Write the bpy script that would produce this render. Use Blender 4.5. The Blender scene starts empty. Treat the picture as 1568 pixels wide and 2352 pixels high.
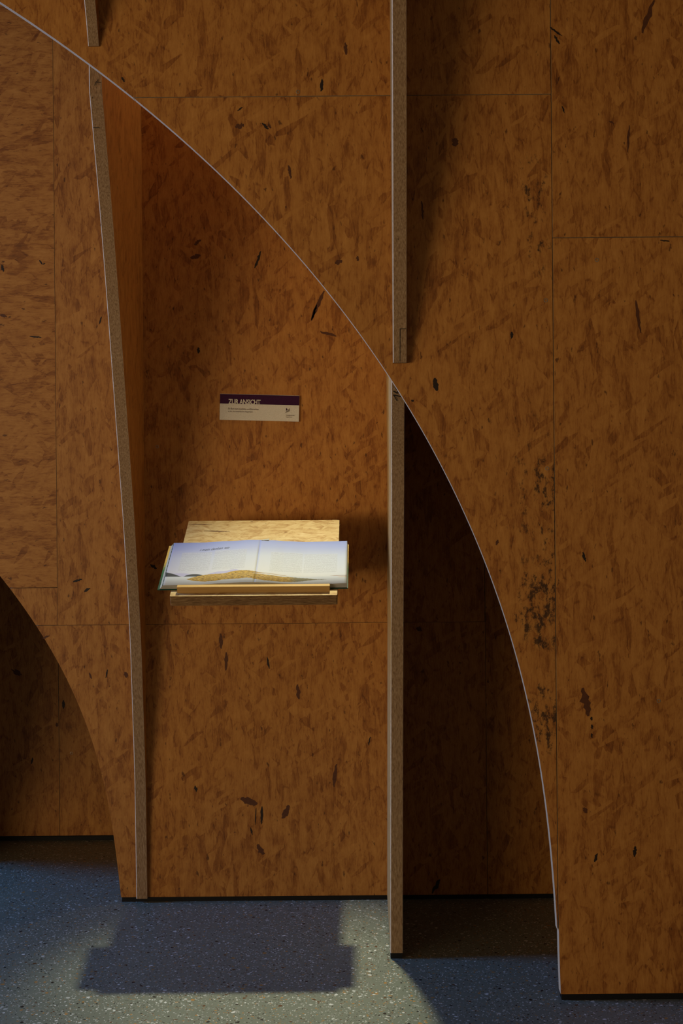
import bpy, bmesh, math, random
from mathutils import Matrix, Vector

# ------------------------------------------------------------------ camera
scene = bpy.context.scene
col = scene.collection
F_PX = 3000.0
EYE = (0.0, -3.45, 1.1237)          # camera stands 3.45 m in front of the back wall
cam_data = bpy.data.cameras.new('camera')
cam = bpy.data.objects.new('camera', cam_data)
col.objects.link(cam)
cam_data.sensor_width = 36.0
cam_data.lens = 36.0 * F_PX / 2352.0
cam_data.shift_x = -53.0 / 2352.0
cam_data.shift_y = -86.0 / 2352.0
cam.matrix_world = (Matrix.Translation(EYE) @ Matrix.Rotation(math.radians(90), 4, 'X')
                    @ Matrix.Rotation(-0.0085, 4, 'Z'))
cam_data.clip_end = 60
scene.camera = cam

# ------------------------------------------------------------------ light
world = bpy.data.worlds.new('hall_ambient')
scene.world = world
world.use_nodes = True
bg = world.node_tree.nodes['Background']
bg.inputs['Color'].default_value = (1.0, 0.72, 0.45, 1)
bg.inputs['Strength'].default_value = 0.28

def add_light(name, kind, loc, target, energy, color):
    d = bpy.data.lights.new(name, kind)
    d.energy = energy
    d.color = color
    o = bpy.data.objects.new(name, d)
    o.location = loc
    o.rotation_euler = (Vector(target) - Vector(loc)).to_track_quat('-Z', 'Y').to_euler()
    col.objects.link(o)
    return o

# reading spot hanging between the front and the back wall
spot = add_light('reading_spot', 'SPOT', (-0.066, -0.148, 2.985), (-0.19, -0.56, 0.0), 262, (1.0, 1.0, 0.66))
spot.data.spot_size = math.radians(25.5)
spot.data.spot_blend = 1.0
spot.data.shadow_soft_size = 0.035
spill = add_light('reading_spot_spill', 'POINT', (-0.066, -0.148, 2.985), (0, 0, 0), 13, (1.0, 0.86, 0.62))  # second light added at the spot to lift the dark upper niche
spill.data.shadow_soft_size = 0.035
# cool daylight from a tall opening far to the left
day = add_light('side_daylight', 'AREA', (-4.2, -0.38, 2.6), (-0.1, -0.4, 0.0), 120, (0.11, 0.40, 1.0))
day.data.shape = 'RECTANGLE'
day.data.size = 0.8
day.data.size_y = 2.2
# the lit rest of the hall behind and to the left of the photographer
hall = add_light('hall_light', 'AREA', (-5.7, -5.8, 0.65), (-0.1, 0.0, 1.1), 132, (1.0, 0.74, 0.44))
hall.data.shape = 'RECTANGLE'
hall.data.size = 5.0
hall.data.size_y = 1.0
pool = add_light('added_pool_light', 'SPOT', (-4.0, -4.8, 0.9), (-0.35, -0.4, 1.25), 350, (1.0, 0.76, 0.46))  # added unseen soft spot, makes a brighter pool mid-wall
pool.data.spot_size = math.radians(32)
pool.data.spot_blend = 1.0
pool.data.shadow_soft_size = 1.3

scene.view_settings.view_transform = 'Standard'
scene.view_settings.look = 'None'
scene.view_settings.gamma = 1.0
scene.view_settings.use_curve_mapping = False
scene.view_settings.exposure = 0.0

# ------------------------------------------------------------------ helpers
def tag(o, label=None, cat=None, group=None, kind=None):
    if label: o['label'] = label
    if cat: o['category'] = cat
    if group: o['group'] = group
    if kind: o['kind'] = kind
    return o

def empty(name, loc=(0, 0, 0)):
    o = bpy.data.objects.new(name, None)
    o.location = loc
    o.empty_display_size = 0.1
    col.objects.link(o)
    return o

def link(name, me, mats, parent=None):
    o = bpy.data.objects.new(name, me)
    for m in (mats if isinstance(mats, (list, tuple)) else [mats]):
        me.materials.append(m)
    col.objects.link(o)
    if parent is not None:
        o.parent = parent
        o.matrix_parent_inverse = Matrix.Translation(parent_world(parent)).inverted()
    return o

def parent_world(p):
    v = Vector((0, 0, 0))
    while p is not None:
        v = v + Vector(p.location)
        if p.parent is not None:
            v = v + p.matrix_parent_inverse.to_translation()
        p = p.parent
    return v

def mesh_of(bm, name):
    me = bpy.data.meshes.new(name)
    bmesh.ops.recalc_face_normals(bm, faces=bm.faces[:])
    bm.to_mesh(me)
    bm.free()
    return me

def box_bm(bm, x0, x1, y0, y1, z0, z1):
    v = [bm.verts.new(p) for p in ((x0, y0, z0), (x1, y0, z0), (x1, y1, z0), (x0, y1, z0),
                                   (x0, y0, z1), (x1, y0, z1), (x1, y1, z1), (x0, y1, z1))]
    for f in ((0, 1, 2, 3), (4, 5, 6, 7), (0, 1, 5, 4), (1, 2, 6, 5), (2, 3, 7, 6), (3, 0, 4, 7)):
        bm.faces.new([v[i] for i in f])
    return v

def box(name, b, mat, parent=None, bevel=0.0):
    bm = bmesh.new()
    box_bm(bm, *b)
    if bevel:
        bmesh.ops.bevel(bm, geom=bm.edges[:], offset=bevel, segments=2, affect='EDGES')
    return link(name, mesh_of(bm, name), mat, parent)

def dedupe(pts):
    out = []
    for p in pts:
        if not out or math.hypot(p[0] - out[-1][0], p[1] - out[-1][1]) > 1e-5:
            out.append(p)
    if math.hypot(out[0][0] - out[-1][0], out[0][1] - out[-1][1]) < 1e-5:
        out.pop()
    return out

def plate(name, outline, to3d, t0, t1, mats, parent, uvf, bevel=0.0):
    """extrude a closed 2D outline from depth t0 (seen face) to t1; slot 0 faces, slot 1 cut edges"""
    outline = dedupe(outline)
    bm = bmesh.new()
    uvl = bm.loops.layers.uv.new('UVMap')
    a = [bm.verts.new(to3d(p[0], p[1], t0)) for p in outline]
    b = [bm.verts.new(to3d(p[0], p[1], t1)) for p in outline]
    fa = bm.faces.new(a)
    fb = bm.faces.new(list(reversed(b)))
    n = len(outline)
    acc = 0.0
    for i in range(n):
        j = (i + 1) % n
        f = bm.faces.new((a[j], a[i], b[i], b[j]))
        f.material_index = 1
        d = math.hypot(outline[j][0] - outline[i][0], outline[j][1] - outline[i][1])
        th = abs(t1 - t0)
        for lp, uv in zip(f.loops, ((acc + d, 0), (acc, 0), (acc, th), (acc + d, th))):
            lp[uvl].uv = uv
        acc += d
    for f, src in ((fa, outline), (fb, list(reversed(outline)))):
        for lp, p in zip(f.loops, src):
            lp[uvl].uv = uvf(p[0], p[1])
    if bevel:
        eds = list({e for f in (fa, fb) for e in f.edges})
        bmesh.ops.bevel(bm, geom=eds, offset=bevel, segments=1, affect='EDGES', material=len(mats) - 1)
        big = sorted(bm.faces, key=lambda f: -len(f.verts))[:2]
        fa, fb = big
    fa.normal_update(); fb.normal_update()
    bmesh.ops.triangulate(bm, faces=[fa, fb], ngon_method='EAR_CLIP')
    me = mesh_of(bm, name)
    return link(name, me, mats, parent)

# ------------------------------------------------------------------ node helpers
class G:
    def __init__(self, name):
        self.m = bpy.data.materials.new(name)
        self.m.use_nodes = True
        self.nt = self.m.node_tree
        self.N = self.nt.nodes
        self.b = self.N['Principled BSDF']
    def set(self, sock, v):
        if hasattr(v, 'is_output'):
            self.nt.links.new(v, sock)
        elif isinstance(v, (tuple, list)) and len(v) == 3 and sock.type == 'RGBA':
            sock.default_value = (*v, 1)
        else:
            sock.default_value = v
    def math(self, op, a, b=0.0, c=None, clamp=False):
        n = self.N.new('ShaderNodeMath'); n.operation = op; n.use_clamp = clamp
        self.set(n.inputs[0], a); self.set(n.inputs[1], b)
        if c is not None: self.set(n.inputs[2], c)
        return n.outputs[0]
    def vmath(self, op, a, b=(0, 0, 0)):
        n = self.N.new('ShaderNodeVectorMath'); n.operation = op
        self.set(n.inputs[0], a); self.set(n.inputs[1], b)
        return n.outputs[0]
    def mapping(self, v, loc=(0, 0, 0), rot=(0, 0, 0), scale=(1, 1, 1)):
        n = self.N.new('ShaderNodeMapping')
        self.set(n.inputs['Vector'], v)
        n.inputs['Location'].default_value = loc
        n.inputs['Rotation'].default_value = rot
        n.inputs['Scale'].default_value = scale
        return n.outputs[0]
    def uv(self):
        return self.N.new('ShaderNodeTexCoord').outputs['UV']
    def obj(self):
        return self.N.new('ShaderNodeTexCoord').outputs['Object']
    def noise(self, v, scale=1.0, detail=2.0, rough=0.5, dims='2D', dist=0.0):
        n = self.N.new('ShaderNodeTexNoise'); n.noise_dimensions = dims
        self.set(n.inputs['Vector'], v)
        n.inputs['Scale'].default_value = scale
        n.inputs['Detail'].default_value = detail
        n.inputs['Roughness'].default_value = rough
        n.inputs['Distortion'].default_value = dist
        return n.outputs[0], n.outputs[1]
    def voronoi(self, v, scale=1.0, dims='2D', feature='F1', rnd=1.0):
        n = self.N.new('ShaderNodeTexVoronoi'); n.voronoi_dimensions = dims; n.feature = feature
        self.set(n.inputs['Vector'], v)
        n.inputs['Scale'].default_value = scale
        n.inputs['Randomness'].default_value = rnd
        return n.outputs
    def sep(self, c):
        n = self.N.new('ShaderNodeSeparateColor'); self.set(n.inputs[0], c)
        return n.outputs
    def xyz(self, v):
        n = self.N.new('ShaderNodeSeparateXYZ'); self.set(n.inputs[0], v)
        return n.outputs
    def ramp(self, f, stops, interp='LINEAR'):
        n = self.N.new('ShaderNodeValToRGB'); r = n.color_ramp; r.interpolation = interp
        while len(r.elements) < len(stops): r.elements.new(0.5)
        for e, (p, c) in zip(r.elements, stops):
            e.position = p
            e.color = (*c, 1) if len(c) == 3 else c
        self.set(n.inputs[0], f)
        return n.outputs[0]
    def smooth(self, x, lo, hi, a=0.0, b=1.0):
        n = self.N.new('ShaderNodeMapRange'); n.interpolation_type = 'SMOOTHSTEP'
        self.set(n.inputs['Value'], x)
        n.inputs['From Min'].default_value = lo; n.inputs['From Max'].default_value = hi
        n.inputs['To Min'].default_value = a; n.inputs['To Max'].default_value = b
        return n.outputs[0]
    def mixf(self, f, a, b):
        n = self.N.new('ShaderNodeMix'); n.data_type = 'FLOAT'
        self.set(n.inputs[0], f); self.set(n.inputs[2], a); self.set(n.inputs[3], b)
        return n.outputs[0]
    def mixc(self, f, a, b, blend='MIX'):
        n = self.N.new('ShaderNodeMix'); n.data_type = 'RGBA'; n.blend_type = blend
        n.clamp_factor = True
        self.set(n.inputs[0], f); self.set(n.inputs[6], a); self.set(n.inputs[7], b)
        return n.outputs[2]
    def curve(self, x, pts):
        n = self.N.new('ShaderNodeFloatCurve')
        c = n.mapping.curves[0]
        while len(c.points) < len(pts): c.points.new(0.5, 0.5)
        for p, (px, py) in zip(c.points, pts):
            p.location = (px, py); p.handle_type = 'AUTO_CLAMPED'
        n.mapping.update()
        self.set(n.inputs['Value'], x)
        return n.outputs[0]
    def bump(self, h, strength, dist):
        n = self.N.new('ShaderNodeBump')
        n.inputs['Strength'].default_value = strength
        n.inputs['Distance'].default_value = dist
        self.set(n.inputs['Height'], h)
        self.nt.links.new(n.outputs[0], self.b.inputs['Normal'])
    def finish(self, color, rough=0.5, spec=0.3):
        self.set(self.b.inputs['Base Color'], color)
        self.set(self.b.inputs['Roughness'], rough)
        self.b.inputs['Specular IOR Level'].default_value = spec
        return self.m

def flat(name, color, rough=0.6, spec=0.3, metal=0.0):
    g = G(name)
    n = g.noise(g.obj(), 180, 2, 0.5, '3D')[0]
    c = g.mixc(g.smooth(n, 0.3, 0.7), tuple(v * 0.88 for v in color), tuple(min(1, v * 1.08) for v in color))
    g.b.inputs['Metallic'].default_value = metal
    return g.finish(c, rough, spec)

# ------------------------------------------------------------------ materials
def strand_board(name, tones, contrast=1.0, stain=None, seed=0.0, size=1.0):
    """pressed strand board: layers of long flakes lying in all directions, mostly along v"""
    g = G(name)
    uv = g.mapping(g.uv(), loc=(seed * 3.17, seed * 1.71, 0))
    wob = g.noise(uv, 55.0 / size, 3, 0.6)[1]
    wob = g.vmath('SCALE', g.vmath('SUBTRACT', wob, (0.5, 0.5, 0.5)))
    wob.node.inputs['Scale'].default_value = 0.0055 * size
    p = g.vmath('ADD', uv, wob)
    layers = [(2, 0.026, 0.15, None), (-20, 0.020, 0.10, 0.48), (27, 0.016, 0.080, 0.60),
              (-48, 0.014, 0.065, 0.74), (8, 0.028, 0.11, 0.58), (-5, 0.014, 0.085, 0.72), (55, 0.012, 0.055, 0.84)]
    tone = None
    for i, (ang, w, l, thr) in enumerate(layers):
        w *= size; l *= size
        r = g.mapping(p, loc=(i * 5.3, i * 2.9, 0), rot=(0, 0, math.radians(ang)))
        s = g.mapping(r, scale=(1 / w, 1 / l, 1))
        vo = g.voronoi(s)
        ch = g.sep(vo['Color'])
        # every flake has its own tone and a shade that runs across it
        t = g.math('MULTIPLY_ADD', vo['Distance'], -0.18, g.math('POWER', ch[0], 0.6))
        tone = t if tone is None else g.mixf(g.smooth(ch[1], thr, thr + 0.02), tone, t)
    grain = g.noise(g.mapping(p, rot=(0, 0, 0.04), scale=(300 / size, 26 / size, 1)), 1.0, 4, 0.7)[0]
    grain2 = g.noise(g.mapping(p, rot=(0, 0, 0.9), scale=(260 / size, 34 / size, 1)), 1.0, 4, 0.7)[0]
    grain = g.mixf(g.smooth(tone, 0.40, 0.46), grain, grain2)
    mottle = g.noise(g.mapping(uv, scale=(1, 0.42, 1)), 48 / size, 5, 0.72)[0]
    val = g.math('MULTIPLY_ADD', tone, 0.29 * contrast, 0.375 + 0.165 * (1 - contrast))
    val = g.math('ADD', val, g.math('MULTIPLY', g.math('SUBTRACT', grain, 0.5), 0.55 * contrast))
    val = g.math('ADD', val, g.math('MULTIPLY', g.math('SUBTRACT', mottle, 0.5), 0.70 * contrast))
    # thin dark seams where one flake overlaps the next
    de = g.voronoi(g.mapping(p, loc=(7.7, 3.1, 0), rot=(0, 0, -0.10), scale=(1 / (0.019 * size), 1 / (0.11 * size), 1)), feature='DISTANCE_TO_EDGE')['Distance']
    seam = g.math('MULTIPLY', g.smooth(de, 0.0, 0.05, 1.0, 0.0), g.smooth(mottle, 0.46, 0.60, 1.0, 0.0))
    val = g.math('MULTIPLY_ADD', seam, -0.15 * contrast, val)
    c = g.ramp(val, [(0.10, tones[0]), (0.36, tones[1]), (0.54, tones[2]), (0.85, tones[3])])
    # small dark resin flecks
    fl = g.noise(g.mapping(p, scale=(1, 0.38, 1)), 95 / size, 3, 0.55)[0]
    c = g.mixc(g.smooth(fl, 0.70, 0.80, 0, 0.8), c, tones[4])
    f2 = g.noise(g.mapping(uv, rot=(0, 0, 0.5), scale=(1, 0.45, 1)), 58 / size, 3, 0.55)[0]
    c = g.mixc(g.smooth(f2, 0.72, 0.79, 0, 0.75), c, tones[4])
    if stain:
        X = g.xyz(g.uv())
        st = g.noise(g.mapping(p, scale=(1, 0.55, 1)), 60, 6, 0.75)[0]
        tot = None
        for (cx, cz, rx, rz, amt) in stain:
            dx = g.math('DIVIDE', g.math('SUBTRACT', X[0], cx), rx)
            dz = g.math('DIVIDE', g.math('SUBTRACT', X[1], cz), rz)
            d = g.math('ADD', g.math('MULTIPLY', dx, dx), g.math('MULTIPLY', dz, dz))
            wdw = g.math('MULTIPLY', g.smooth(d, 0.0, 1.0, 1.0, 0.0), amt)
            tot = wdw if tot is None else g.math('MAXIMUM', tot, wdw)
        sm = g.smooth(g.math('ADD', st, g.math('MULTIPLY', tot, 0.17)), 0.60, 0.76)
        sm = g.math('MULTIPLY', sm, g.smooth(tot, 0.02, 0.5))
        c = g.mixc(g.math('MULTIPLY', sm, 0.90), c, (0.022, 0.010, 0.006))
    return g.finish(c, 0.55, 0.25)

WALL = [(0.12, 0.036, 0.007), (0.25, 0.090, 0.016), (0.36, 0.150, 0.030), (0.46, 0.215, 0.050), (0.055, 0.016, 0.005)]
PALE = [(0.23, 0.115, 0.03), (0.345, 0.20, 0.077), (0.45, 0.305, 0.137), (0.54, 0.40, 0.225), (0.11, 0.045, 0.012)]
M = {}
M['osb'] = strand_board('oiled_strand_board', WALL, seed=0.0)
M['osb_stained'] = strand_board('oiled_strand_board_stained', WALL, seed=1.0,
    stain=[(0.374, 0.84, 0.075, 0.13, 1.0), (0.385, 1.10, 0.05, 0.09, 0.75), (0.372, 0.60, 0.06, 0.10, 0.9),
           (0.39, 0.95, 0.03, 0.40, 0.55), (0.36, 1.72, 0.05, 0.12, 0.55), (0.375, 1.60, 0.04, 0.08, 0.5), (0.36, 1.05, 0.09, 0.35, 0.35)])
M['osb_side'] = strand_board('strand_board_upright', WALL, contrast=0.75, seed=2.0)
M['osb_pale'] = strand_board('raw_pale_and_lit_strand_board', PALE, seed=3.0, size=0.8)

def cut_edge(name, scale, lo, mid, hi, dark):
    g = G(name)
    o = g.obj()
    a = g.noise(g.mapping(o, scale=scale), 1.0, 4, 0.65, '3D')[0]
    c = g.ramp(a, [(0.30, lo), (0.5, mid), (0.72, hi)])
    b = g.noise(g.mapping(o, loc=(3, 1, 7), scale=tuple(s * 0.6 for s in scale)), 1.0, 3, 0.6, '3D')[0]
    c = g.mixc(g.smooth(b, 0.66, 0.74, 0, 0.85), c, dark)
    g.bump(a, 0.4, 0.001)
    return g.finish(c, 0.75, 0.15)
EC = ((0.15, 0.085, 0.042), (0.26, 0.165, 0.09), (0.38, 0.27, 0.165), (0.04, 0.02, 0.01))
M['edge_up'] = cut_edge('board_cut_edge_upright', (520, 520, 70), *EC)
M['edge_arc'] = cut_edge('board_cut_edge_arc', (120, 520, 120), (0.42, 0.34, 0.24), (0.56, 0.47, 0.36), (0.66, 0.57, 0.46), (0.15, 0.09, 0.05))
M['edge_flat'] = cut_edge('board_cut_edge_lying', (55, 420, 480), (0.10, 0.052, 0.02), (0.19, 0.105, 0.042), (0.30, 0.19, 0.09), (0.035, 0.016, 0.008))
M['black'] = flat('black_plinth_paint', (0.006, 0.006, 0.007), 0.6, 0.2)
M['strand_dark'] = flat('dark_brown_strand', (0.085, 0.027, 0.009), 0.6)
M['strand_black'] = flat('blackened_strand', (0.016, 0.008, 0.005), 0.6)
M['ink'] = flat('black_marker_ink', (0.010, 0.009, 0.009), 0.5)
M['steel'] = flat('dull_steel_screw', (0.30, 0.25, 0.19), 0.45, 0.5, 0.6)
M['wood_strip'] = None

def lath(name):
    g = G(name)
    o = g.obj()
    a = g.noise(g.mapping(o, scale=(9, 260, 260)), 1.0, 3, 0.55, '3D')[0]
    c = g.ramp(a, [(0.3, (0.40, 0.225, 0.065)), (0.7, (0.48, 0.295, 0.10))])
    return g.finish(c, 0.55, 0.3)
M['lath'] = lath('smooth_spruce_lath')

def terrazzo(name):
    g = G(name)
    o = g.obj()
    n1 = g.noise(o, 90, 3, 0.6, '2D')[1]
    wob = g.vmath('SCALE', g.vmath('SUBTRACT', n1, (0.5, 0.5, 0.5)))
    wob.node.inputs['Scale'].default_value = 0.008
    p = g.vmath('ADD', o, wob)
    fine = g.noise(o, 900, 2, 0.6, '2D')[0]
    base = g.ramp(fine, [(0.3, (0.150, 0.159, 0.126)), (0.7, (0.225, 0.238, 0.188))])
    patch = g.noise(o, 3.5, 3, 0.5, '2D')[0]
    base = g.mixc(g.smooth(patch, 0.3, 0.7, 0, 0.30), base, (0.135, 0.143, 0.116))
    c = base
    for i, (sc, lo, hi, keep) in enumerate(((230, 0.17, 0.25, 0.30), (130, 0.15, 0.20, 0.20), (70, 0.12, 0.16, 0.13))):
        q = g.mapping(p, loc=(i * 3.7, i * 1.3, 0), rot=(0, 0, 0.4 * i))
        vo = g.voronoi(q, sc)
        ch = g.sep(vo['Color'])
        rad = g.math('MULTIPLY', ch[2], 0.16)
        m = g.smooth(g.math('SUBTRACT', vo['Distance'], rad), lo, hi, 1.0, 0.0)
        m = g.math('MULTIPLY', m, g.math('LESS_THAN', ch[0], keep))
        chip = g.ramp(ch[1], [(0.0, (0.025, 0.022, 0.020)), (0.17, (0.12, 0.055, 0.025)), (0.27, (0.40, 0.20, 0.06)),
                              (0.42, (0.30, 0.29, 0.26)), (0.60, (0.50, 0.49, 0.45)), (0.84, (0.62, 0.60, 0.57))], 'CONSTANT')
        c = g.mixc(m, c, chip)
    g.finish(c, 0.42, 0.4)
    return g.m
M['terrazzo'] = terrazzo('ground_terrazzo')
A_FLAKES= [(0.4022, 2.0737, 0.428, 2.054, 0.0046, 1),
  (0.4113, 2.0551, 0.4232, 2.0373, 0.0056, 1),
  (0.6243, 2.1293, 0.5987, 2.059, 0.0121, 0),
  (-0.033, 2.044, -0.0323, 2.018, 0.0083, 0),
  (0.1264, 1.7051, 0.1289, 1.6661, 0.0056, 0),
  (0.1511, 1.3283, 0.1545, 1.3005, 0.0121, 1),
  (0.316, 1.4252, 0.315, 1.4104, 0.0074, 1),
  (-0.0828, 1.9665, -0.0858, 1.9406, 0.0083, 1),
  (0.4883, 0.3127, 0.4826, 0.2942, 0.0065, 1),
  (0.5701, 0.3269, 0.5671, 0.3047, 0.0083, 1),
  (0.4604, 0.4104, 0.4659, 0.3983, 0.0111, 0),
  (0.4607, 0.6654, 0.4713, 0.605, 0.0185, 0),
  (0.4788, 0.604, 0.4787, 0.5957, 0.0056, 1),
  (0.4795, 0.5873, 0.4795, 0.5781, 0.0056, 1),
  (0.4785, 0.5688, 0.4793, 0.5586, 0.0046, 1),
  (-0.2642, 1.9004, -0.253, 1.9086, 0.0037, 1),
  (-0.2691, 1.8661, -0.2505, 1.8715, 0.0121, 0),
  (-0.2116, 1.8749, -0.1987, 1.8608, 0.0074, 1),
  (0.2018, 1.838, 0.197, 1.8213, 0.0204, 0),
  (-0.5103, 1.9739, -0.5039, 1.9645, 0.0065, 1),
  (0.5701, 1.8627, 0.565, 1.8052, 0.0056, 0),
  (0.5266, 1.8723, 0.5377, 1.8666, 0.0046, 0),
  (0.1015, 1.2824, 0.1052, 1.2777, 0.0056, 1),
  (0.2826, 0.9822, 0.2788, 0.9711, 0.0065, 0),
  (0.4632, 0.9547, 0.4686, 0.9343, 0.0065, 1),
  (0.4268, 1.9056, 0.4322, 1.8898, 0.0037, 1),
  (0.633, 1.6173, 0.6534, 1.6153, 0.0037, 1),
  (0.5809, 1.4898, 0.5896, 1.4201, 0.0083, 0),
  (-0.1995, 1.872, -0.1931, 1.8627, 0.0056, 0),
  (-0.1567, 1.7835, -0.1514, 1.7556, 0.0074, 0),
  (-0.0118, 1.5894, -0.01, 1.5782, 0.0065, 0),
  (-0.0443, 1.5804, -0.0583, 1.5731, 0.0111, 0)]
B_FLAKES= [(-0.4551, 1.7003, -0.4286, 1.707, 0.0138, 0),
  (-0.4445, 1.7348, -0.4271, 1.7473, 0.0103, 0),
  (-0.1028, 1.6099, -0.138, 1.532, 0.0126, 0),
  (-0.1227, 1.5733, -0.1368, 1.5332, 0.0069, 1),
  (-0.2687, 1.716, -0.2852, 1.6713, 0.008, 1),
  (-0.1141, 1.5019, -0.0716, 1.4901, 0.0092, 0),
  (-0.3339, 0.2732, -0.2915, 0.2544, 0.0218, 0),
  (-0.2788, 0.2497, -0.2804, 0.2037, 0.008, 1),
  (-0.2938, 0.2464, -0.2965, 0.2004, 0.0034, 1),
  (-0.3092, 0.1948, -0.3036, 0.174, 0.0046, 1),
  (-0.2064, 0.2514, -0.2251, 0.2171, 0.0161, 0),
  (-0.2924, 0.1486, -0.273, 0.1232, 0.0161, 0),
  (-0.0813, 0.3596, -0.0887, 0.2987, 0.0115, 0),
  (-0.1818, 0.5709, -0.1787, 0.5318, 0.0126, 0),
  (0.0043, 0.4083, 0.0091, 0.4313, 0.0046, 1),
  (-0.2617, 0.6452, -0.2562, 0.613, 0.0057, 1),
  (-0.3831, 0.7072, -0.3823, 0.6669, 0.0115, 0),
  (-0.5678, 0.8905, -0.5507, 0.88, 0.0092, 1),
  (-0.4555, 0.3053, -0.4499, 0.2903, 0.0092, 1),
  (-0.3685, 0.6576, -0.3712, 0.6093, 0.0103, 0),
  (-0.2595, 1.3042, -0.2548, 1.3157, 0.0057, 0),
  (-0.4364, 1.4633, -0.4354, 1.4472, 0.008, 1),
  (-0.8813, 1.4958, -0.8502, 1.4932, 0.0046, 1),
  (-0.6911, 1.5471, -0.697, 1.5264, 0.0046, 1),
  (-0.8542, 1.698, -0.8463, 1.6864, 0.0046, 1),
  (-0.8463, 1.6864, -0.8382, 1.6886, 0.0034, 1),
  (-0.9521, 1.6862, -0.9488, 1.6677, 0.008, 1),
  (-0.959, 1.554, -0.9406, 1.5481, 0.008, 0),
  (-0.7718, 0.8474, -0.7487, 0.8541, 0.0069, 1),
  (-0.7432, 0.8207, -0.7271, 0.8297, 0.008, 1),
  (-0.6381, 0.607, -0.6313, 0.5932, 0.0126, 0),
  (-0.6829, 0.6143, -0.6877, 0.5925, 0.0046, 1),
  (-0.7312, 0.6067, -0.7256, 0.5894, 0.0057, 0),
  (-0.8535, 0.6986, -0.8351, 0.7053, 0.0057, 0),
  (0.1899, 0.0525, 0.1688, 0.0159, 0.0115, 1),
  (0.1438, 0.72, 0.1357, 0.7108, 0.0184, 0)]
C_FLAKES= [(-1.0744, 0.5268, -1.0839, 0.5134, 0.035, 0),
  (-0.9365, 0.4341, -0.9367, 0.4071, 0.0094, 1),
  (-0.9586, 0.3642, -0.9574, 0.3507, 0.0081, 0),
  (-1.0336, 0.2571, -1.0378, 0.237, 0.0067, 1)]

# ------------------------------------------------------------------ floor
floor = box('floor', (-9.0, 5.0, -9.0, 2.5, -0.10, 0.0), M['terrazzo'])
tag(floor, 'grey terrazzo floor with white, ochre and black chips', kind='structure')

ceil = box('ceiling', (-9.0, 5.0, -9.0, 2.5, 3.302, 3.40), flat('dark_hall_ceiling', (0.10, 0.085, 0.07), 0.8))
tag(ceil, 'dark ceiling of the hall', kind='structure')

# ------------------------------------------------------------------ the three board walls
T = 0.029                      # board thickness
Y_FRONT, Y_BACK, Y_FAR = -0.668, 0.0, 0.590
TOP = 3.30
GAP = 0.0008

def poly(c, z):
    r = 0.0
    for k in c: r = r * z + k
    return r
ARC_FRONT = (-0.02107, 0.09927, -0.23659, 0.01872, -0.039, 0.40837)
ARC_BACK = (0.19873, -0.55744, 0.0321, -0.10279, -0.65101)
def arc(c, z0, z1, n):
    return [(poly(c, z0 + (z1 - z0) * i / n), z0 + (z1 - z0) * i / n) for i in range(n + 1)]
FRONT_UP = [(-0.95, 2.258), (-1.2, 2.41), (-1.5, 2.57), (-1.9, 2.74), (-2.3, 2.86)]
BACK_UP = [(-1.07, 0.985), (-1.2, 1.12), (-1.5, 1.38), (-1.9, 1.63), (-2.3, 1.80)]

def wall(name, y, label):
    w = empty(name, (0, y, 0))
    return tag(w, label, kind='structure')

def board(w, y, outline, mat='osb', edge='edge_arc', off=(0, 0), turn=False):
    def uvf(x, z):
        return (z + off[0], x + off[1]) if turn else (x + off[0], z + off[1])
    return plate('board', outline, lambda x, z, t: (x, t, z), y, y + T, [M[mat], M[edge]], w, uvf)

wf = wall('wall_front', Y_FRONT, 'strand board front wall cut away along a large arc')
J = 0.4040                     # upright joint of the front wall
HJ = 1.9305
f1 = board(wf, Y_FRONT, [(J - GAP, TOP), (J - GAP, HJ + GAP)] + arc(ARC_FRONT, HJ + GAP, 2.13, 14) + FRONT_UP + [(-2.3, TOP)], off=(7.1, 2.3))
f2 = board(wf, Y_FRONT, [(J - GAP, HJ - GAP)] + [(J - GAP, 0.16)] + arc(ARC_FRONT, 0.15, HJ - GAP, 90), 'osb_stained')
f3 = board(wf, Y_FRONT, [(J + GAP, TOP), (J + GAP, 1.6245 + GAP), (1.7, 1.6240 + GAP), (1.7, TOP)], off=(3.9, 5.2))
f4 = board(wf, Y_FRONT, [(J + GAP, 1.6245 - GAP), (J + GAP, 0.20), (0.4060, 0.10), (0.4083, 0.0135), (1.7, 0.0140), (1.7, 1.6240 - GAP)], off=(11.7, 8.4))

wb = wall('wall_back', Y_BACK, 'strand board back wall of the niche behind the open book')
HB = 0.7325
b1 = board(wb, Y_BACK, [(-0.8135 - GAP, TOP), (-0.8135 - GAP, 0.832 + GAP)] + arc(ARC_BACK, 0.832 + GAP, 0.86, 3) + BACK_UP + [(-2.3, TOP)], off=(1.3, 4.1), turn=True)
b2 = board(wb, Y_BACK, [(-0.8135 - GAP * .5, 0.832 - GAP), (-0.8135 - GAP * .5, HB + GAP)] + arc(ARC_BACK, HB + GAP, 0.832 - GAP, 6), off=(5.3, 9.1))
b3 = board(wb, Y_BACK, [(-0.8135 + GAP * .5, TOP), (-0.8135 + GAP * .5, HB + GAP * .6), (0.3150 - GAP, HB + GAP * .6), (0.3150 - GAP, TOP)], off=(2.6, 12.8))
b4 = board(wb, Y_BACK, [(0.3150 - GAP * .5, HB - GAP * .6), (0.3150 - GAP * .5, 0.0125)] + arc(ARC_BACK, 0.0125, HB - GAP * .6, 36), off=(14.2, 3.3))
b5 = board(wb, Y_BACK, [(0.3150 + GAP, TOP), (0.3150 + GAP, 0.0125), (1.7, 0.0125), (1.7, TOP)], off=(9.4, 1.9))

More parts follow.
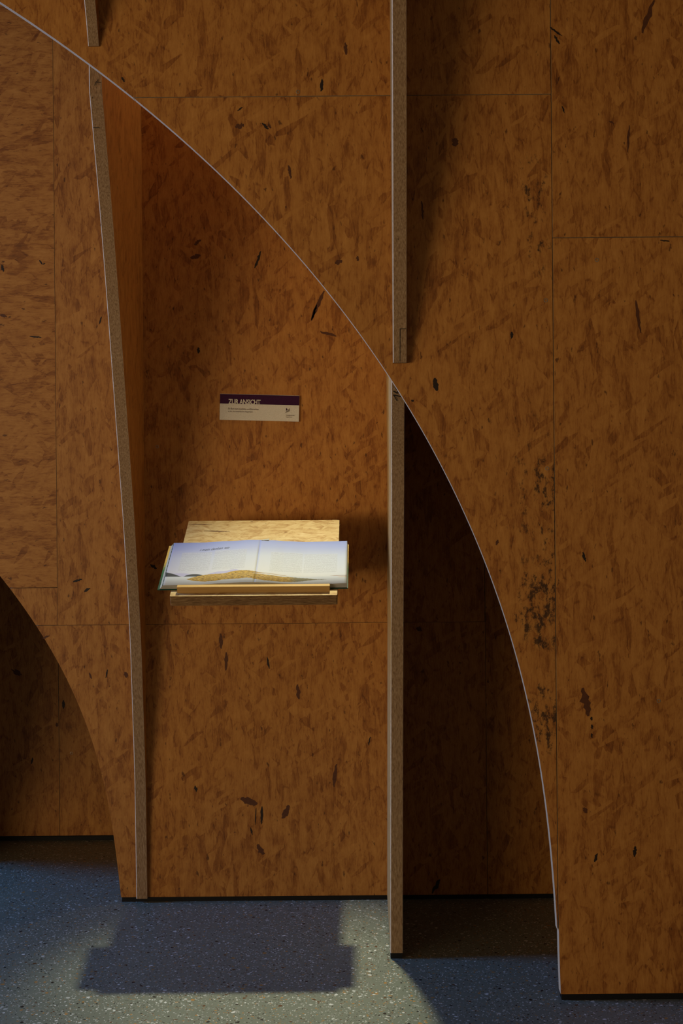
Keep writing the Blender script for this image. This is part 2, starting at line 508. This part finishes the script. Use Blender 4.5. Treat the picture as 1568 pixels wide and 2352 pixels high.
wc = wall('wall_far', Y_FAR, 'strand board far wall seen through the small arch')
c1 = board(wc, Y_FAR, [(-2.7, TOP), (-2.7, 0.0165), (-0.9518 - GAP, 0.0150), (-0.9518 - GAP, TOP)], off=(6.2, 6.9))
c2 = board(wc, Y_FAR, [(-0.9518 + GAP, TOP), (-0.9518 + GAP, 0.0150), (1.7, 0.0125), (1.7, TOP)], off=(0.7, 16.4))

for nm, bx in (('baseboard_front', (0.4105, 1.7, Y_FRONT + 0.002, Y_FRONT + T - 0.002, 0, 0.0132)),
               ('baseboard_back', (-0.6505, 1.7, 0.002, T - 0.002, 0, 0.0122)),
               ('baseboard_far', (-2.7, 1.7, Y_FAR + 0.002, Y_FAR + T - 0.002, 0, 0.0122))):
    tag(box(nm, bx, M['black']), 'thin black plinth strip under the strand board wall', kind='structure')

# ------------------------------------------------------------------ upright ribs
def rib(name, profile, x0, x1, y_back, label, lean=None, off=0.0, left_face=0):
    """profile = front edge as (y, z) from bottom to top; worn pale arris along the front corners"""
    r = empty(name, ((x0 + x1) / 2, y_back, profile[0][1]))
    tag(r, label, 'rib')
    sh = lean or (lambda z: 0.0)
    bm = bmesh.new()
    uvl = bm.loops.layers.uv.new('UVMap')
    cl, cr = 0.0018, 0.0006
    uv = {}
    rings = []
    for y, z in dedupe(profile):
        ring = []
        for x, yy in ((x0, y_back), (x0, y + cl), (x0 + cl, y), (x1 - cr, y), (x1, y + cr), (x1, y_back)):
            v = bm.verts.new((x + sh(z), min(yy, y_back), z))
            uv[v] = (yy + x + off, z + off * 1.7)
            ring.append(v)
        rings.append(ring)
    for ra, rb in zip(rings[:-1], rings[1:]):
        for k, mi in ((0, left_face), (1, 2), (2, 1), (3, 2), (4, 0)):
            f = bm.faces.new((ra[k], ra[k + 1], rb[k + 1], rb[k])); f.material_index = mi
        f = bm.faces.new((ra[5], ra[0], rb[0], rb[5])); f.material_index = 0
    for ring in (rings[0], rings[-1]):
        f = bm.faces.new(ring); f.material_index = 1
    for f in bm.faces:
        for lp in f.loops: lp[uvl].uv = uv[lp.vert]
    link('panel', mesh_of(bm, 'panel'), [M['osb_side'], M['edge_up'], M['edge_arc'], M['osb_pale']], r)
    return r

def smooth_profile(pts, n=8):
    out = []
    for i in range(len(pts) - 1):
        p0 = pts[max(i - 1, 0)]; p1 = pts[i]; p2 = pts[i + 1]; p3 = pts[min(i + 2, len(pts) - 1)]
        for k in range(n):
            t = k / n
            out.append(tuple(0.5 * (2 * b + (c - a) * t + (2 * a - 5 * b + 4 * c - d) * t * t + (3 * b - a - 3 * c + d) * t ** 3)
                             for a, b, c, d in zip(p0, p1, p2, p3)))
    out.append(pts[-1])
    return out

EPS = 0.0004
rib_l = rib('chipboard_rib',
            smooth_profile([(-0.0105, 0.0115), (-0.022, 0.32), (-0.050, 0.54), (-0.080, 0.735), (-0.148, 0.987), (-0.192, 1.118),
                            (-0.340, 1.545), (-0.414, 1.74), (-0.468, 1.868), (-0.518, 1.985)]) +
            [(-0.5215, 2.003), (-0.5215, 2.055)] + smooth_profile([(-0.56, 2.20), (-0.61, 2.45), (-0.632, 2.8), (-0.634, 3.2)]),
            -0.6105, -0.5815, -EPS, 'tall strand board rib beside the open book, tapering away towards its foot', off=0.9)
rib_r = rib('chipboard_rib',
            smooth_profile([(-0.421, 0.0135), (-0.424, 0.22), (-0.455, 0.65), (-0.525, 1.10), (-0.590, 1.28), (-0.630, 1.42)]) + [(-0.634, 3.2)],
            0.050, 0.079, -EPS, 'upright strand board rib standing on the floor with 14 handwritten on its edge',
            lean=lambda z: 0.0095 * min(z / 1.1, 1.0), off=2.2, left_face=3)  # left face in paler board colour, side light put into the material
box('plinth', (0.0515, 0.0775, -0.4185, -0.004, 0.0, 0.0133), M['black'], rib_r)
rib_ul = rib('chipboard_rib',
             smooth_profile([(-0.673, 2.0400), (-0.692, 2.088), (-0.712, 2.13), (-0.76, 2.25), (-0.85, 2.5), (-0.95, 2.8), (-1.05, 3.2)]),
             -0.580, -0.557, Y_FRONT - EPS, 'short strand board rib end on the front wall above the tapering rib', off=4.1)
rib_ur = rib('chipboard_rib',
             smooth_profile([(-0.683, 1.3600), (-0.71, 1.47), (-0.755, 1.65), (-0.80, 1.8), (-0.86, 2.08), (-0.94, 2.4), (-1.05, 3.2)]),
             0.0620, 0.0910, Y_FRONT - EPS, 'long strand board rib on the front wall above the rib numbered 14', off=5.7, left_face=3)  # pale left face again stands in for light from the left
rib_far_blocker = rib('chipboard_rib', [(0.345, 0.013), (0.335, 0.10), (0.22, 0.26), (0.10, 0.50), (0.04, 0.80), (0.035, 3.2)], -1.235, -1.206, Y_FAR - EPS,  # out of view; follows the floor shadow, outline shaped to darken the far wall
              'unseen strand board rib on the far wall, added to shade wall and floor', off=7.3)
box('plinth', (-1.233, -1.208, 0.348, Y_FAR - 0.004, 0.0, 0.0128), M['black'], rib_far_blocker)

# handwritten marks on the rib edges: flat strokes lying on the cut edge
def strokes(parent, name, lines, y, width, follow):
    bm = bmesh.new()
    for ln in lines:
        for (ax, az), (bx_, bz) in zip(ln[:-1], ln[1:]):
            d = Vector((bx_ - ax, bz - az)); L = d.length or 1e-6
            d /= L; n = Vector((-d.y, d.x)) * width / 2
            e = d * width * 0.35
            q = [(ax - e.x + n.x, az - e.y + n.y), (bx_ + e.x + n.x * .8, bz + e.y + n.y * .8),
                 (bx_ + e.x - n.x * .8, bz + e.y - n.y * .8), (ax - e.x - n.x, az - e.y - n.y)]
            bm.faces.new([bm.verts.new((x, follow(z) - 0.0004 if follow else y, z)) for x, z in q])
    return link(name, mesh_of(bm, name), M['ink'], parent)
def front_r(z): return -0.590 - (z - 1.28) * (0.040 / 0.14) if z > 1.28 else -0.525 - (z - 1.10) * (0.065 / 0.18)
strokes(rib_r, 'handwritten_number', [[(0.0684, 1.313), (0.0716, 1.3082)], [(0.0648, 1.3049), (0.0723, 1.3002), (0.0739, 1.3046)],
        [(0.0649, 1.297), (0.081, 1.2928)], [(0.0651, 1.2966), (0.0721, 1.2842)]], 0, 0.0019, lambda z: front_r(z) - 0.003)
strokes(rib_l, 'pencil_mark', [[(-0.5971, 2.001), (-0.5942, 2.0078), (-0.5912, 2.0107), (-0.5892, 2.0137)], [(-0.5942, 2.0078), (-0.5844, 2.0073)]],
        0, 0.0014, lambda z: -0.5235)
strokes(rib_l, 'pencil_mark', [[(-0.6075, 1.9146), (-0.5941, 1.9145)]], 0, 0.0016, lambda z: -0.4905)
strokes(rib_ur, 'pencil_mark', [[(0.0771, 1.4295), (0.0895, 1.4294)]], 0, 0.0015, lambda z: -0.7012)
strokes(rib_ur, 'pencil_mark', [[(0.0771, 1.4295), (0.0766, 1.3632)]], 0, 0.0011, lambda z: -0.683 - (z - 1.36) * 0.2455 - 0.0008)

# ------------------------------------------------------------------ dark strands pressed into the board faces, and screws
rnd = random.Random(5)
def strand(parent, y, fl, name='dark_strand'):
    x0, z0, x1, z1, w, tone = fl
    d = Vector((x1 - x0, z1 - z0)); L = d.length; d /= L; n = Vector((-d.y, d.x))
    k = 9
    up, lo = [], []
    for i in range(k + 1):
        t = i / k
        prof = (math.sin(math.pi * min(max(t, .04), .96)) ** 0.55) * w / 2
        c = Vector((x0, z0)) + d * L * t + n * rnd.uniform(-.12, .12) * w
        up.append(c + n * prof * rnd.uniform(.55, 1.15)); lo.append(c - n * prof * rnd.uniform(.55, 1.15))
    pts = [(p.x, p.y) for p in up + list(reversed(lo))]
    m = M['strand_black' if tone else 'strand_dark']
    o = plate(name, pts, lambda x, z, t: (x, t, z), y - 0.0003, y + 0.0005, [m, m], parent, lambda x, z: (x, z))
    return o
for fl in A_FLAKES:
    x, z = fl[0], fl[1]
    strand((f1 if z > HJ else f2) if x < J else (f3 if z > 1.6245 else f4), Y_FRONT, fl)
for fl in B_FLAKES:
    x, z = fl[0], fl[1]
    p = b5 if x > 0.315 else b4 if z < HB else b1 if x < -0.8135 else b3
    strand(p, Y_BACK, fl)
for fl in C_FLAKES:
    strand(c1 if fl[0] < -0.9518 else c2, Y_FAR, fl)

def screw_mesh():
    bm = bmesh.new()
    rings = [(0.0044, 0.0003), (0.0042, -0.0006), (0.0030, -0.0007), (0.0026, 0.0002), (0.0010, 0.0004)]
    prev = None
    for r, y in rings:
        ring = [bm.verts.new((r * math.cos(a * math.pi / 7), y, r * math.sin(a * math.pi / 7))) for a in range(14)]
        if prev:
            for i in range(14):
                bm.faces.new((prev[i], prev[(i + 1) % 14], ring[(i + 1) % 14], ring[i]))
        prev = ring
    bm.faces.new(prev)
    return mesh_of(bm, 'screw')
SCREW = screw_mesh()
SCREW.materials.append(M['steel'])
def screw(parent, x, y, z):
    o = bpy.data.objects.new('screw', SCREW)
    col.objects.link(o)
    o.parent = parent
    o.matrix_parent_inverse = Matrix.Translation(parent_world(parent)).inverted()
    o.location = (x, y, z)
screw(f4, 0.4982, Y_FRONT, 1.5767); screw(f2, 0.3889, Y_FRONT, 1.4914); screw(f2, 0.3887, Y_FRONT, 1.1334)
screw(c2, -0.9136, Y_FAR, 0.2696); screw(b3, -0.5468, 0.0, 1.202); screw(f4, 0.6219, Y_FRONT, 0.6362)
screw(f1, -0.1350, Y_FRONT, 1.9400)

# ------------------------------------------------------------------ reading shelf
SL = math.radians(25.62)
CS, SN = math.cos(SL), math.sin(SL)
def L(u, v, w):
    return (u, -0.4824 + v * CS - w * SN, 0.8506 + v * SN + w * CS)
def lbox(name, u0, u1, v0, v1, w0, w1, mat, parent, bevel=0.0):
    bm = bmesh.new()
    box_bm(bm, u0, u1, v0, v1, w0, w1)
    if bevel:
        bmesh.ops.bevel(bm, geom=bm.edges[:], offset=bevel, segments=2, affect='EDGES')
    for v in bm.verts: v.co = L(*v.co)
    return link(name, mesh_of(bm, name), mat, parent)

shelf = empty('reading_shelf', (-0.256, -EPS, 0.80))
tag(shelf, 'sloping pale strand board reading shelf with a front lath, fixed in the niche', 'shelf')
def rounded(x0, x1, y0, y1, r):
    out = []
    for cx, cy, a0 in ((x1 - r, y0 + r, -90), (x1 - r, y1 - r, 0), (x0 + r, y1 - r, 90), (x0 + r, y0 + r, 180)):
        for k in range(5):
            a = math.radians(a0 + k * 22.5)
            out.append((cx + r * math.cos(a), cy + r * math.sin(a)))
    return out
top = plate('shelf_board', rounded(-0.4450, -0.0644, 0.0, 0.3687, 0.003), L, 0.0, -0.025, [M['osb_pale'], M['edge_flat']], shelf,
            lambda u, v: (v + 4.4, u + 1.2))
for fl in ((-0.4435, 0.351, -0.384, 0.3505, 0.0045, 0), (-0.401, 0.315, -0.336, 0.310, 0.005, 0), (-0.393, 0.3145, -0.366, 0.3135, 0.004, 1)):
    u0, v0, u1, v1, w, tone = fl
    n = 8
    pts = [(u0 + (u1 - u0) * i / n, v0 + (v1 - v0) * i / n + w / 2 * math.sin(math.pi * max(.1, min(.9, i / n))) * rnd.uniform(.5, 1)) for i in range(n + 1)]
    pts += [(u0 + (u1 - u0) * i / n, v0 + (v1 - v0) * i / n - w / 2 * math.sin(math.pi * max(.1, min(.9, i / n))) * rnd.uniform(.5, 1)) for i in range(n, -1, -1)]
    m = M['strand_dark']
    plate('dark_strand', pts, L, 0.0003, -0.0005, [m, m], top, lambda u, v: (u, v))
lath_o = lbox('front_lath', -0.4295, -0.0816, 0.0143, 0.0253, 0.0, 0.0155, M['lath'], shelf, 0.0006)
lath_o['label'] = 'smooth yellowish spruce lath'
# solid mounting block between the wall and the back of the shelf board
bm = bmesh.new()
prof = [(-EPS, 0.86), (-EPS, 0.993), (-0.149, 0.993), L(0, 0.345, -0.0252)[1:], L(0, 0.16, -0.0252)[1:]]
prof[2] = (L(0, 0.3687, 0)[1] + 0.0012, 0.993)
prof.insert(3, (prof[2][0], L(0, 0.3687, -0.0252)[2] - 0.001))
va = [bm.verts.new((-0.4440, p[0], p[1])) for p in prof]
vb = [bm.verts.new((-0.0654, p[0], p[1])) for p in prof]
k = len(prof)
bm.faces.new(va); bm.faces.new(list(reversed(vb)))
for i in range(k):
    bm.faces.new((va[i], va[(i + 1) % k], vb[(i + 1) % k], vb[i]))
link('mounting_block', mesh_of(bm, 'mounting_block'), M['lath'], shelf)

# ------------------------------------------------------------------ the open book
def page_material():
    g = G('printed_page_spread')
    X = g.xyz(g.uv())
    u, v = X[0], X[1]
    tx = g.uv()
    sky = g.ramp(v, [(0.17, (0.72, 0.69, 0.62)), (0.34, (0.69, 0.68, 0.65)), (0.62, (0.60, 0.62, 0.66)), (0.84, (0.43, 0.46, 0.64)), (1.0, (0.34, 0.38, 0.62))])
    side = g.ramp(u, [(0.0, (0.80, 0.80, 0.96)), (0.28, (0.97, 0.97, 1.0)), (0.5, (1, 1, 1)), (0.8, (0.98, 0.99, 1)), (1.0, (0.90, 0.93, 1.0))])
    sky = g.mixc(1.0, sky, side, 'MULTIPLY')
    # text columns with fine lines
    cols = [(0.062, 0.233, 0.312, 0.755), (0.249, 0.431, 0.316, 0.781), (0.571, 0.751, 0.262, 0.716), (0.760, 0.946, 0.250, 0.698)]
    tot = None
    for (a, b, c, d) in cols:
        m = g.math('MULTIPLY', g.math('GREATER_THAN', u, a), g.math('LESS_THAN', u, b))
        m = g.math('MULTIPLY', m, g.math('MULTIPLY', g.math('GREATER_THAN', v, c), g.math('LESS_THAN', v, d)))
        tot = m if tot is None else g.math('MAXIMUM', tot, m)
    line = g.smooth(g.math('SINE', g.math('MULTIPLY', v, 2 * math.pi * 46)), 0.05, 0.5)
    word = g.smooth(g.noise(g.mapping(tx, scale=(150, 46, 1)), 1.0, 2, 0.6)[0], 0.36, 0.50)
    sky = g.mixc(g.math('MULTIPLY', tot, 0.35), sky, (0.66, 0.66, 0.62))
    sky = g.mixc(g.math('MULTIPLY', g.math('MULTIPLY', tot, line), g.math('MULTIPLY', word, 0.34)), sky, (0.22, 0.22, 0.23))
    # far lavender hills
    lav = g.curve(u, [(0.0, 0.235), (0.046, 0.262), (0.082, 0.268), (0.143, 0.24), (0.20, 0.19), (0.24, 0.235), (0.287, 0.273), (0.334, 0.286), (0.377, 0.312), (0.40, 0.288), (0.44, 0.17), (1.0, 0.165)])
    c = g.mixc(g.smooth(g.math('SUBTRACT', lav, v), -0.004, 0.006, 0, 0.75), sky, (0.46, 0.43, 0.62))
    # water
    wline = g.math('MULTIPLY_ADD', u, -0.033, 0.1935)
    inw = g.smooth(g.math('SUBTRACT', wline, v), -0.003, 0.003)
    wat = g.ramp(v, [(0.0, (0.58, 0.59, 0.58)), (0.20, (0.66, 0.68, 0.67))])
    c = g.mixc(inw, c, wat)
    # dark near hills
    hill = g.curve(u, [(0.0, 0.296), (0.047, 0.25), (0.086, 0.198), (0.0935, 0.193), (0.12, 0.229), (0.155, 0.248), (0.192, 0.232), (0.22, 0.19), (0.26, 0.15), (1.0, 0.1)])
    hm = g.math('MULTIPLY', g.smooth(g.math('SUBTRACT', hill, v), 0.0, 0.006), g.smooth(g.math('SUBTRACT', v, wline), -0.002, 0.003))
    c = g.mixc(hm, c, (0.055, 0.055, 0.06))
    # autumn island with its reflection
    rough = g.noise(g.mapping(tx, scale=(1, 0.6, 1)), 70, 3, 0.6)[0]
    jit = g.math('MULTIPLY', g.math('SUBTRACT', rough, 0.5), 0.018)
    itop = g.curve(u, [(0.0, 0.0), (0.115, 0.10), (0.12, 0.128), (0.21, 0.216), (0.32, 0.232), (0.392, 0.279), (0.443, 0.277), (0.484, 0.26), (0.541, 0.205), (0.6275, 0.170), (0.714, 0.148), (0.781, 0.137), (0.834, 0.110), (0.90, 0.098), (0.91, 0.0), (1.0, 0.0)])
    ibot = g.curve(u, [(0.0, 0.2), (0.115, 0.14), (0.12, 0.126), (0.225, 0.058), (0.273, 0.0565), (0.327, 0.084), (0.417, 0.0876), (0.454, 0.099), (0.51, 0.062), (0.5975, 0.036), (0.665, 0.033), (0.735, 0.050), (0.794, 0.077), (0.835, 0.086), (0.90, 0.097), (0.91, 0.2), (1.0, 0.2)])
    im = g.math('MULTIPLY', g.smooth(g.math('SUBTRACT', g.math('ADD', itop, jit), v), 0.0, 0.008), g.smooth(g.math('SUBTRACT', v, g.math('ADD', ibot, jit)), 0.0, 0.008))
    tex = g.noise(g.mapping(tx, scale=(1, 2.6, 1)), 55, 4, 0.7)[0]
    gold = g.ramp(tex, [(0.34, (0.10, 0.085, 0.05)), (0.46, (0.42, 0.24, 0.05)), (0.58, (0.66, 0.42, 0.08)), (0.75, (0.74, 0.55, 0.18))])
    gold = g.mixc(g.smooth(u, 0.66, 0.74, 0, 0.8), gold, (0.18, 0.19, 0.13))
    c = g.mixc(im, c, gold)
    # upper tongue of land and the pale channel
    t2 = g.math('MULTIPLY', g.smooth(u, 0.48, 0.50), g.smooth(u, 0.66, 0.675, 1, 0))
    mid = g.math('MULTIPLY_ADD', u, -0.30, 0.377)
    band = g.math('MULTIPLY', t2, g.smooth(g.math('ABSOLUTE', g.math('SUBTRACT', v, mid)), 0.004, 0.014, 1, 0))
    c = g.mixc(g.math('MULTIPLY', band, 0.7), c, (0.45, 0.30, 0.14))
    ch = g.math('SUBTRACT', mid, 0.022)
    c = g.mixc(g.math('MULTIPLY', t2, g.smooth(g.math('ABSOLUTE', g.math('SUBTRACT', v, ch)), 0.003, 0.009, 0.85, 0)), c, (0.74, 0.76, 0.76))
    # islet by the outer edge
    e1 = g.math('MULTIPLY', g.smooth(u, 0.90, 0.94), g.smooth(g.math('ABSOLUTE', g.math('SUBTRACT', v, 0.178)), 0.003, 0.008, 1, 0))
    c = g.mixc(e1, c, (0.33, 0.20, 0.12))
    e2 = g.math('MULTIPLY', g.smooth(u, 0.94, 0.97), g.smooth(g.math('ABSOLUTE', g.math('SUBTRACT', v, 0.147)), 0.002, 0.008, 1, 0))
    c = g.mixc(e2, c, (0.62, 0.38, 0.12))
    c = g.mixc(1.0, c, (0.65, 0.65, 0.76), 'MULTIPLY')      # whole print darkened and blued to offset the strong yellowish spot
    return g.finish(c, 0.6, 0.2)
M['page'] = page_material()
def paper_edges():
    g = G('stacked_paper_edges')
    n = g.noise(g.mapping(g.obj(), scale=(20, 1200, 1600)), 1.0, 2, 0.6, '3D')[0]
    return g.finish(g.ramp(n, [(0.3, (0.26, 0.25, 0.22)), (0.7, (0.46, 0.44, 0.40))]), 0.8, 0.1)
M['paper'] = paper_edges()
def cover_mat():
    g = G('printed_book_cover')
    y = g.xyz(g.obj())[1]
    n = g.noise(g.obj(), 60, 3, 0.6, '3D')[0]
    f = g.math('ADD', y, g.math('MULTIPLY', g.math('SUBTRACT', n, 0.5), 0.06))
    c = g.ramp(g.smooth(f, -0.44, -0.24), [(0.0, (0.012, 0.05, 0.03)), (0.22, (0.03, 0.12, 0.05)), (0.34, (0.22, 0.20, 0.06)), (0.48, (0.52, 0.32, 0.07)), (1.0, (0.56, 0.36, 0.10))])
    return g.finish(c, 0.4, 0.4)
M['cover'] = cover_mat()

UX0, UX1, VV0, VV1 = -0.4632, -0.0437, 0.0285, 0.2308
SPINE = 0.498
PW = [(0.0, 0.0125), (0.15, 0.0128), (0.32, 0.0165), (0.44, 0.0190), (0.485, 0.0190), (0.498, 0.0188), (0.512, 0.0188),
      (0.56, 0.0178), (0.66, 0.0145), (0.76, 0.0122), (0.90, 0.0130), (1.0, 0.0142)]
def page_w(s):
    for (a, wa), (b, wb_) in zip(PW[:-1], PW[1:]):
        if s <= b:
            t = (s - a) / (b - a); t = t * t * (3 - 2 * t)
            return wa + (wb_ - wa) * t
    return PW[-1][1]
def page_pt(s, t, lift=0.0):
    return L(UX0 + (UX1 - UX0) * s, VV0 + (VV1 - VV0) * t, page_w(s) + lift)

book = empty('open_book', L(-0.255, 0.13, 0.0))
tag(book, 'open hardcover book showing a lake panorama with a golden island, lying on the reading shelf', 'book')
cov = lbox('cover', -0.4766, -0.0402, 0.0260, 0.2345, 0.0003, 0.0028, M['cover'], book, 0.0005)

def page_stack(s0, s1, n, flare):
    bm = bmesh.new()
    uvl = bm.loops.layers.uv.new('UVMap')
    rows = 4
    grid = [[bm.verts.new(page_pt(s0 + (s1 - s0) * i / n, j / rows)) for j in range(rows + 1)] for i in range(n + 1)]
    uvs = {}
    for i in range(n + 1):
        for j in range(rows + 1):
            uvs[grid[i][j]] = (s0 + (s1 - s0) * i / n, j / rows)
    for i in range(n):
        for j in range(rows):
            f = bm.faces.new((grid[i][j], grid[i + 1][j], grid[i + 1][j + 1], grid[i][j + 1]))
            f.smooth = True
            for lp in f.loops: lp[uvl].uv = uvs[lp.vert]
    def low(i, j):
        s = s0 + (s1 - s0) * i / n
        u = UX0 + (UX1 - UX0) * s
        if flare and ((flare < 0 and i == 0) or (flare > 0 and i == n)): u += flare
        return L(u, VV0 + (VV1 - VV0) * j / rows, 0.0030)
    border = [(i, 0) for i in range(n + 1)] + [(n, j) for j in range(1, rows + 1)] + [(i, rows) for i in range(n - 1, -1, -1)] + [(0, j) for j in range(rows - 1, 0, -1)]
    lows = [bm.verts.new(low(i, j)) for i, j in border]
    k = len(border)
    for a in range(k):
        b = (a + 1) % k
        f = bm.faces.new((grid[border[b][0]][border[b][1]], grid[border[a][0]][border[a][1]], lows[a], lows[b]))
        f.material_index = 1
    f = bm.faces.new(list(reversed(lows))); f.material_index = 1
    return link('page_stack', mesh_of(bm, 'page_stack'), [M['page'], M['paper']], book)
left_pages = page_stack(0.0, SPINE, 40, -0.0085)
right_pages = page_stack(SPINE, 1.0, 40, 0.0018)
left_pages['label'] = 'stack of pages with the dark hills and most of the island'
right_pages['label'] = 'stack of pages with the tail of the island'
# dark printed fore-edge along the outer margin of the left stack
bm = bmesh.new()
n = 12
for i in range(n):
    t0, t1 = i / n, (i + 0.82) / n
    q = [page_pt(-0.0010, t0, -0.0001), page_pt(-0.0058, t0, -0.0022), page_pt(-0.0058, t1, -0.0022), page_pt(-0.0010, t1, -0.0001)]
    bm.faces.new([bm.verts.new(p) for p in q])
link('fore_edge_print', mesh_of(bm, 'fore_edge_print'), flat('dark_green_print', (0.012, 0.035, 0.022), 0.6), left_pages)
# one loose leaf peeping out behind the fold
bm = bmesh.new()
q = [page_pt(0.505, 0.985, 0.0008), page_pt(0.548, 0.985, 0.0016), page_pt(0.551, 1.022, 0.0022), page_pt(0.515, 1.006, 0.0010)]
va = [bm.verts.new(p) for p in q]; vb = [bm.verts.new((p[0], p[1] + .0002, p[2] - .0006)) for p in q]
bm.faces.new(va); bm.faces.new(list(reversed(vb)))
for i in range(4): bm.faces.new((va[i], va[(i + 1) % 4], vb[(i + 1) % 4], vb[i]))
link('loose_leaf', mesh_of(bm, 'loose_leaf'), M['paper'], right_pages)

# ------------------------------------------------------------------ lettering
def text_mesh(body, bold=0.0, shear=0.0, spacing=1.0):
    cu = bpy.data.curves.new('lettering', 'FONT')
    cu.body = body
    cu.offset = bold
    cu.shear = shear
    cu.space_character = spacing
    cu.resolution_u = 3
    o = bpy.data.objects.new('lettering', cu)
    col.objects.link(o)
    dg = bpy.context.evaluated_depsgraph_get()
    me = bpy.data.meshes.new_from_object(o.evaluated_get(dg))
    bpy.data.objects.remove(o)
    bpy.data.curves.remove(cu)
    xs = [v.co.x for v in me.vertices]; ys = [v.co.y for v in me.vertices]
    return me, min(xs), max(xs), min(ys), max(ys)

def place_text(name, body, x, y, width, height, place, mat, parent, **kw):
    """fit the lettering into width x height with its lower left corner at x, y of the surface"""
    me, x0, x1, y0, y1 = text_mesh(body, **kw)
    for v in me.vertices:
        v.co = place(x + (v.co.x - x0) / (x1 - x0) * width, y + (v.co.y - y0) / (y1 - y0) * height)
    me.materials.clear()
    return link(name, me, mat, parent)

heading = place_text('heading_print', 'I mein denken wir', 0.158, 0.784, 0.172, 0.055,
           lambda s, t: page_pt(s, t + (s - 0.158) * 0.14, 0.0003), flat('dark_blue_ink', (0.035, 0.04, 0.075), 0.5), left_pages, shear=0.45, bold=-0.004)

# ------------------------------------------------------------------ wall sign
SC, SA = (-0.2755, 1.3025), -0.0330
def S(x, z, y=0.0):
    return (SC[0] + x * math.cos(SA) - z * math.sin(SA), y, SC[1] + x * math.sin(SA) + z * math.cos(SA))
W2, H2 = 0.1045, 0.0343
sign = empty('info_sign', (SC[0], -EPS, SC[1]))
tag(sign, 'small light grey sign with a purple band reading ZUR ANSICHT, above the book', 'sign')
def sign_flat(name):
    g = G(name)
    n = g.noise(g.obj(), 420, 3, 0.6, '3D')[0]
    return g.finish(g.ramp(n, [(0.3, (0.56, 0.54, 0.48)), (0.7, (0.66, 0.64, 0.58))]), 0.6, 0.2)
M['sign_grey'] = sign_flat('sign_light_grey')
M['purple'] = flat('sign_purple', (0.036, 0.004, 0.034), 0.6, 0.15)
M['sign_text'] = flat('sign_dark_print', (0.14, 0.10, 0.08), 0.6)
M['logo_grey'] = flat('logo_grey', (0.22, 0.19, 0.155), 0.6)
YS0, YS1 = -0.0065, -EPS
def sign_plate(name, x0, x1, z0, z1, y0, y1, mat):
    return plate(name, [(x0, z0), (x1, z0), (x1, z1), (x0, z1)], lambda x, z, t: S(x, z, t), y0, y1, [mat, mat], sign, lambda x, z: (x, z))
sign_plate('panel', -W2, W2, -H2, H2, YS0, YS1, M['sign_grey'])
sign_plate('purple_band', -W2, W2, H2 - 0.0258, H2 - 0.0006, YS0 - 0.0003, YS0 + 0.0002, M['purple'])
ys = YS0 - 0.0007
place_text('title_lettering', 'ZUR ANSICHT', -W2 + 0.0222, H2 - 0.0268, 0.0850, 0.0135, lambda x, z: S(x, z, ys), M['sign_grey'], sign, bold=0.022, spacing=0.96)
place_text('text_line', 'Ein Buch zum Innehalten und Betrachten', -W2 + 0.0222, H2 - 0.0412, 0.0800, 0.0050, lambda x, z: S(x, z, ys), M['sign_text'], sign)
place_text('text_line', 'in der Autobahnkirche Siegerland.', -W2 + 0.0222, H2 - 0.0488, 0.0650, 0.0048, lambda x, z: S(x, z, ys), M['sign_text'], sign)
place_text('logo_lettering', 'Autobahnkirche', 0.0700, -H2 + 0.0145, 0.0228, 0.0029, lambda x, z: S(x, z, ys), M['sign_text'], sign, bold=0.012)
place_text('logo_lettering', 'Siegerland', 0.0700, -H2 + 0.0095, 0.0157, 0.0033, lambda x, z: S(x, z, ys), M['sign_text'], sign, bold=0.012)
for nm, pts, mt in (('logo_triangle', [(0.0702, 0.0012), (0.0702, -0.0072), (0.0745, -0.0030)], M['purple']),
                    ('logo_shape', [(0.0798, 0.0008), (0.0798, -0.0079), (0.0676, -0.0122), (0.0706, -0.0085), (0.0742, -0.0055), (0.0770, -0.0020)], M['logo_grey'])):
    bm = bmesh.new()
    bm.faces.new([bm.verts.new(S(x, z, ys)) for x, z in pts])
    link(nm, mesh_of(bm, nm), mt, sign)
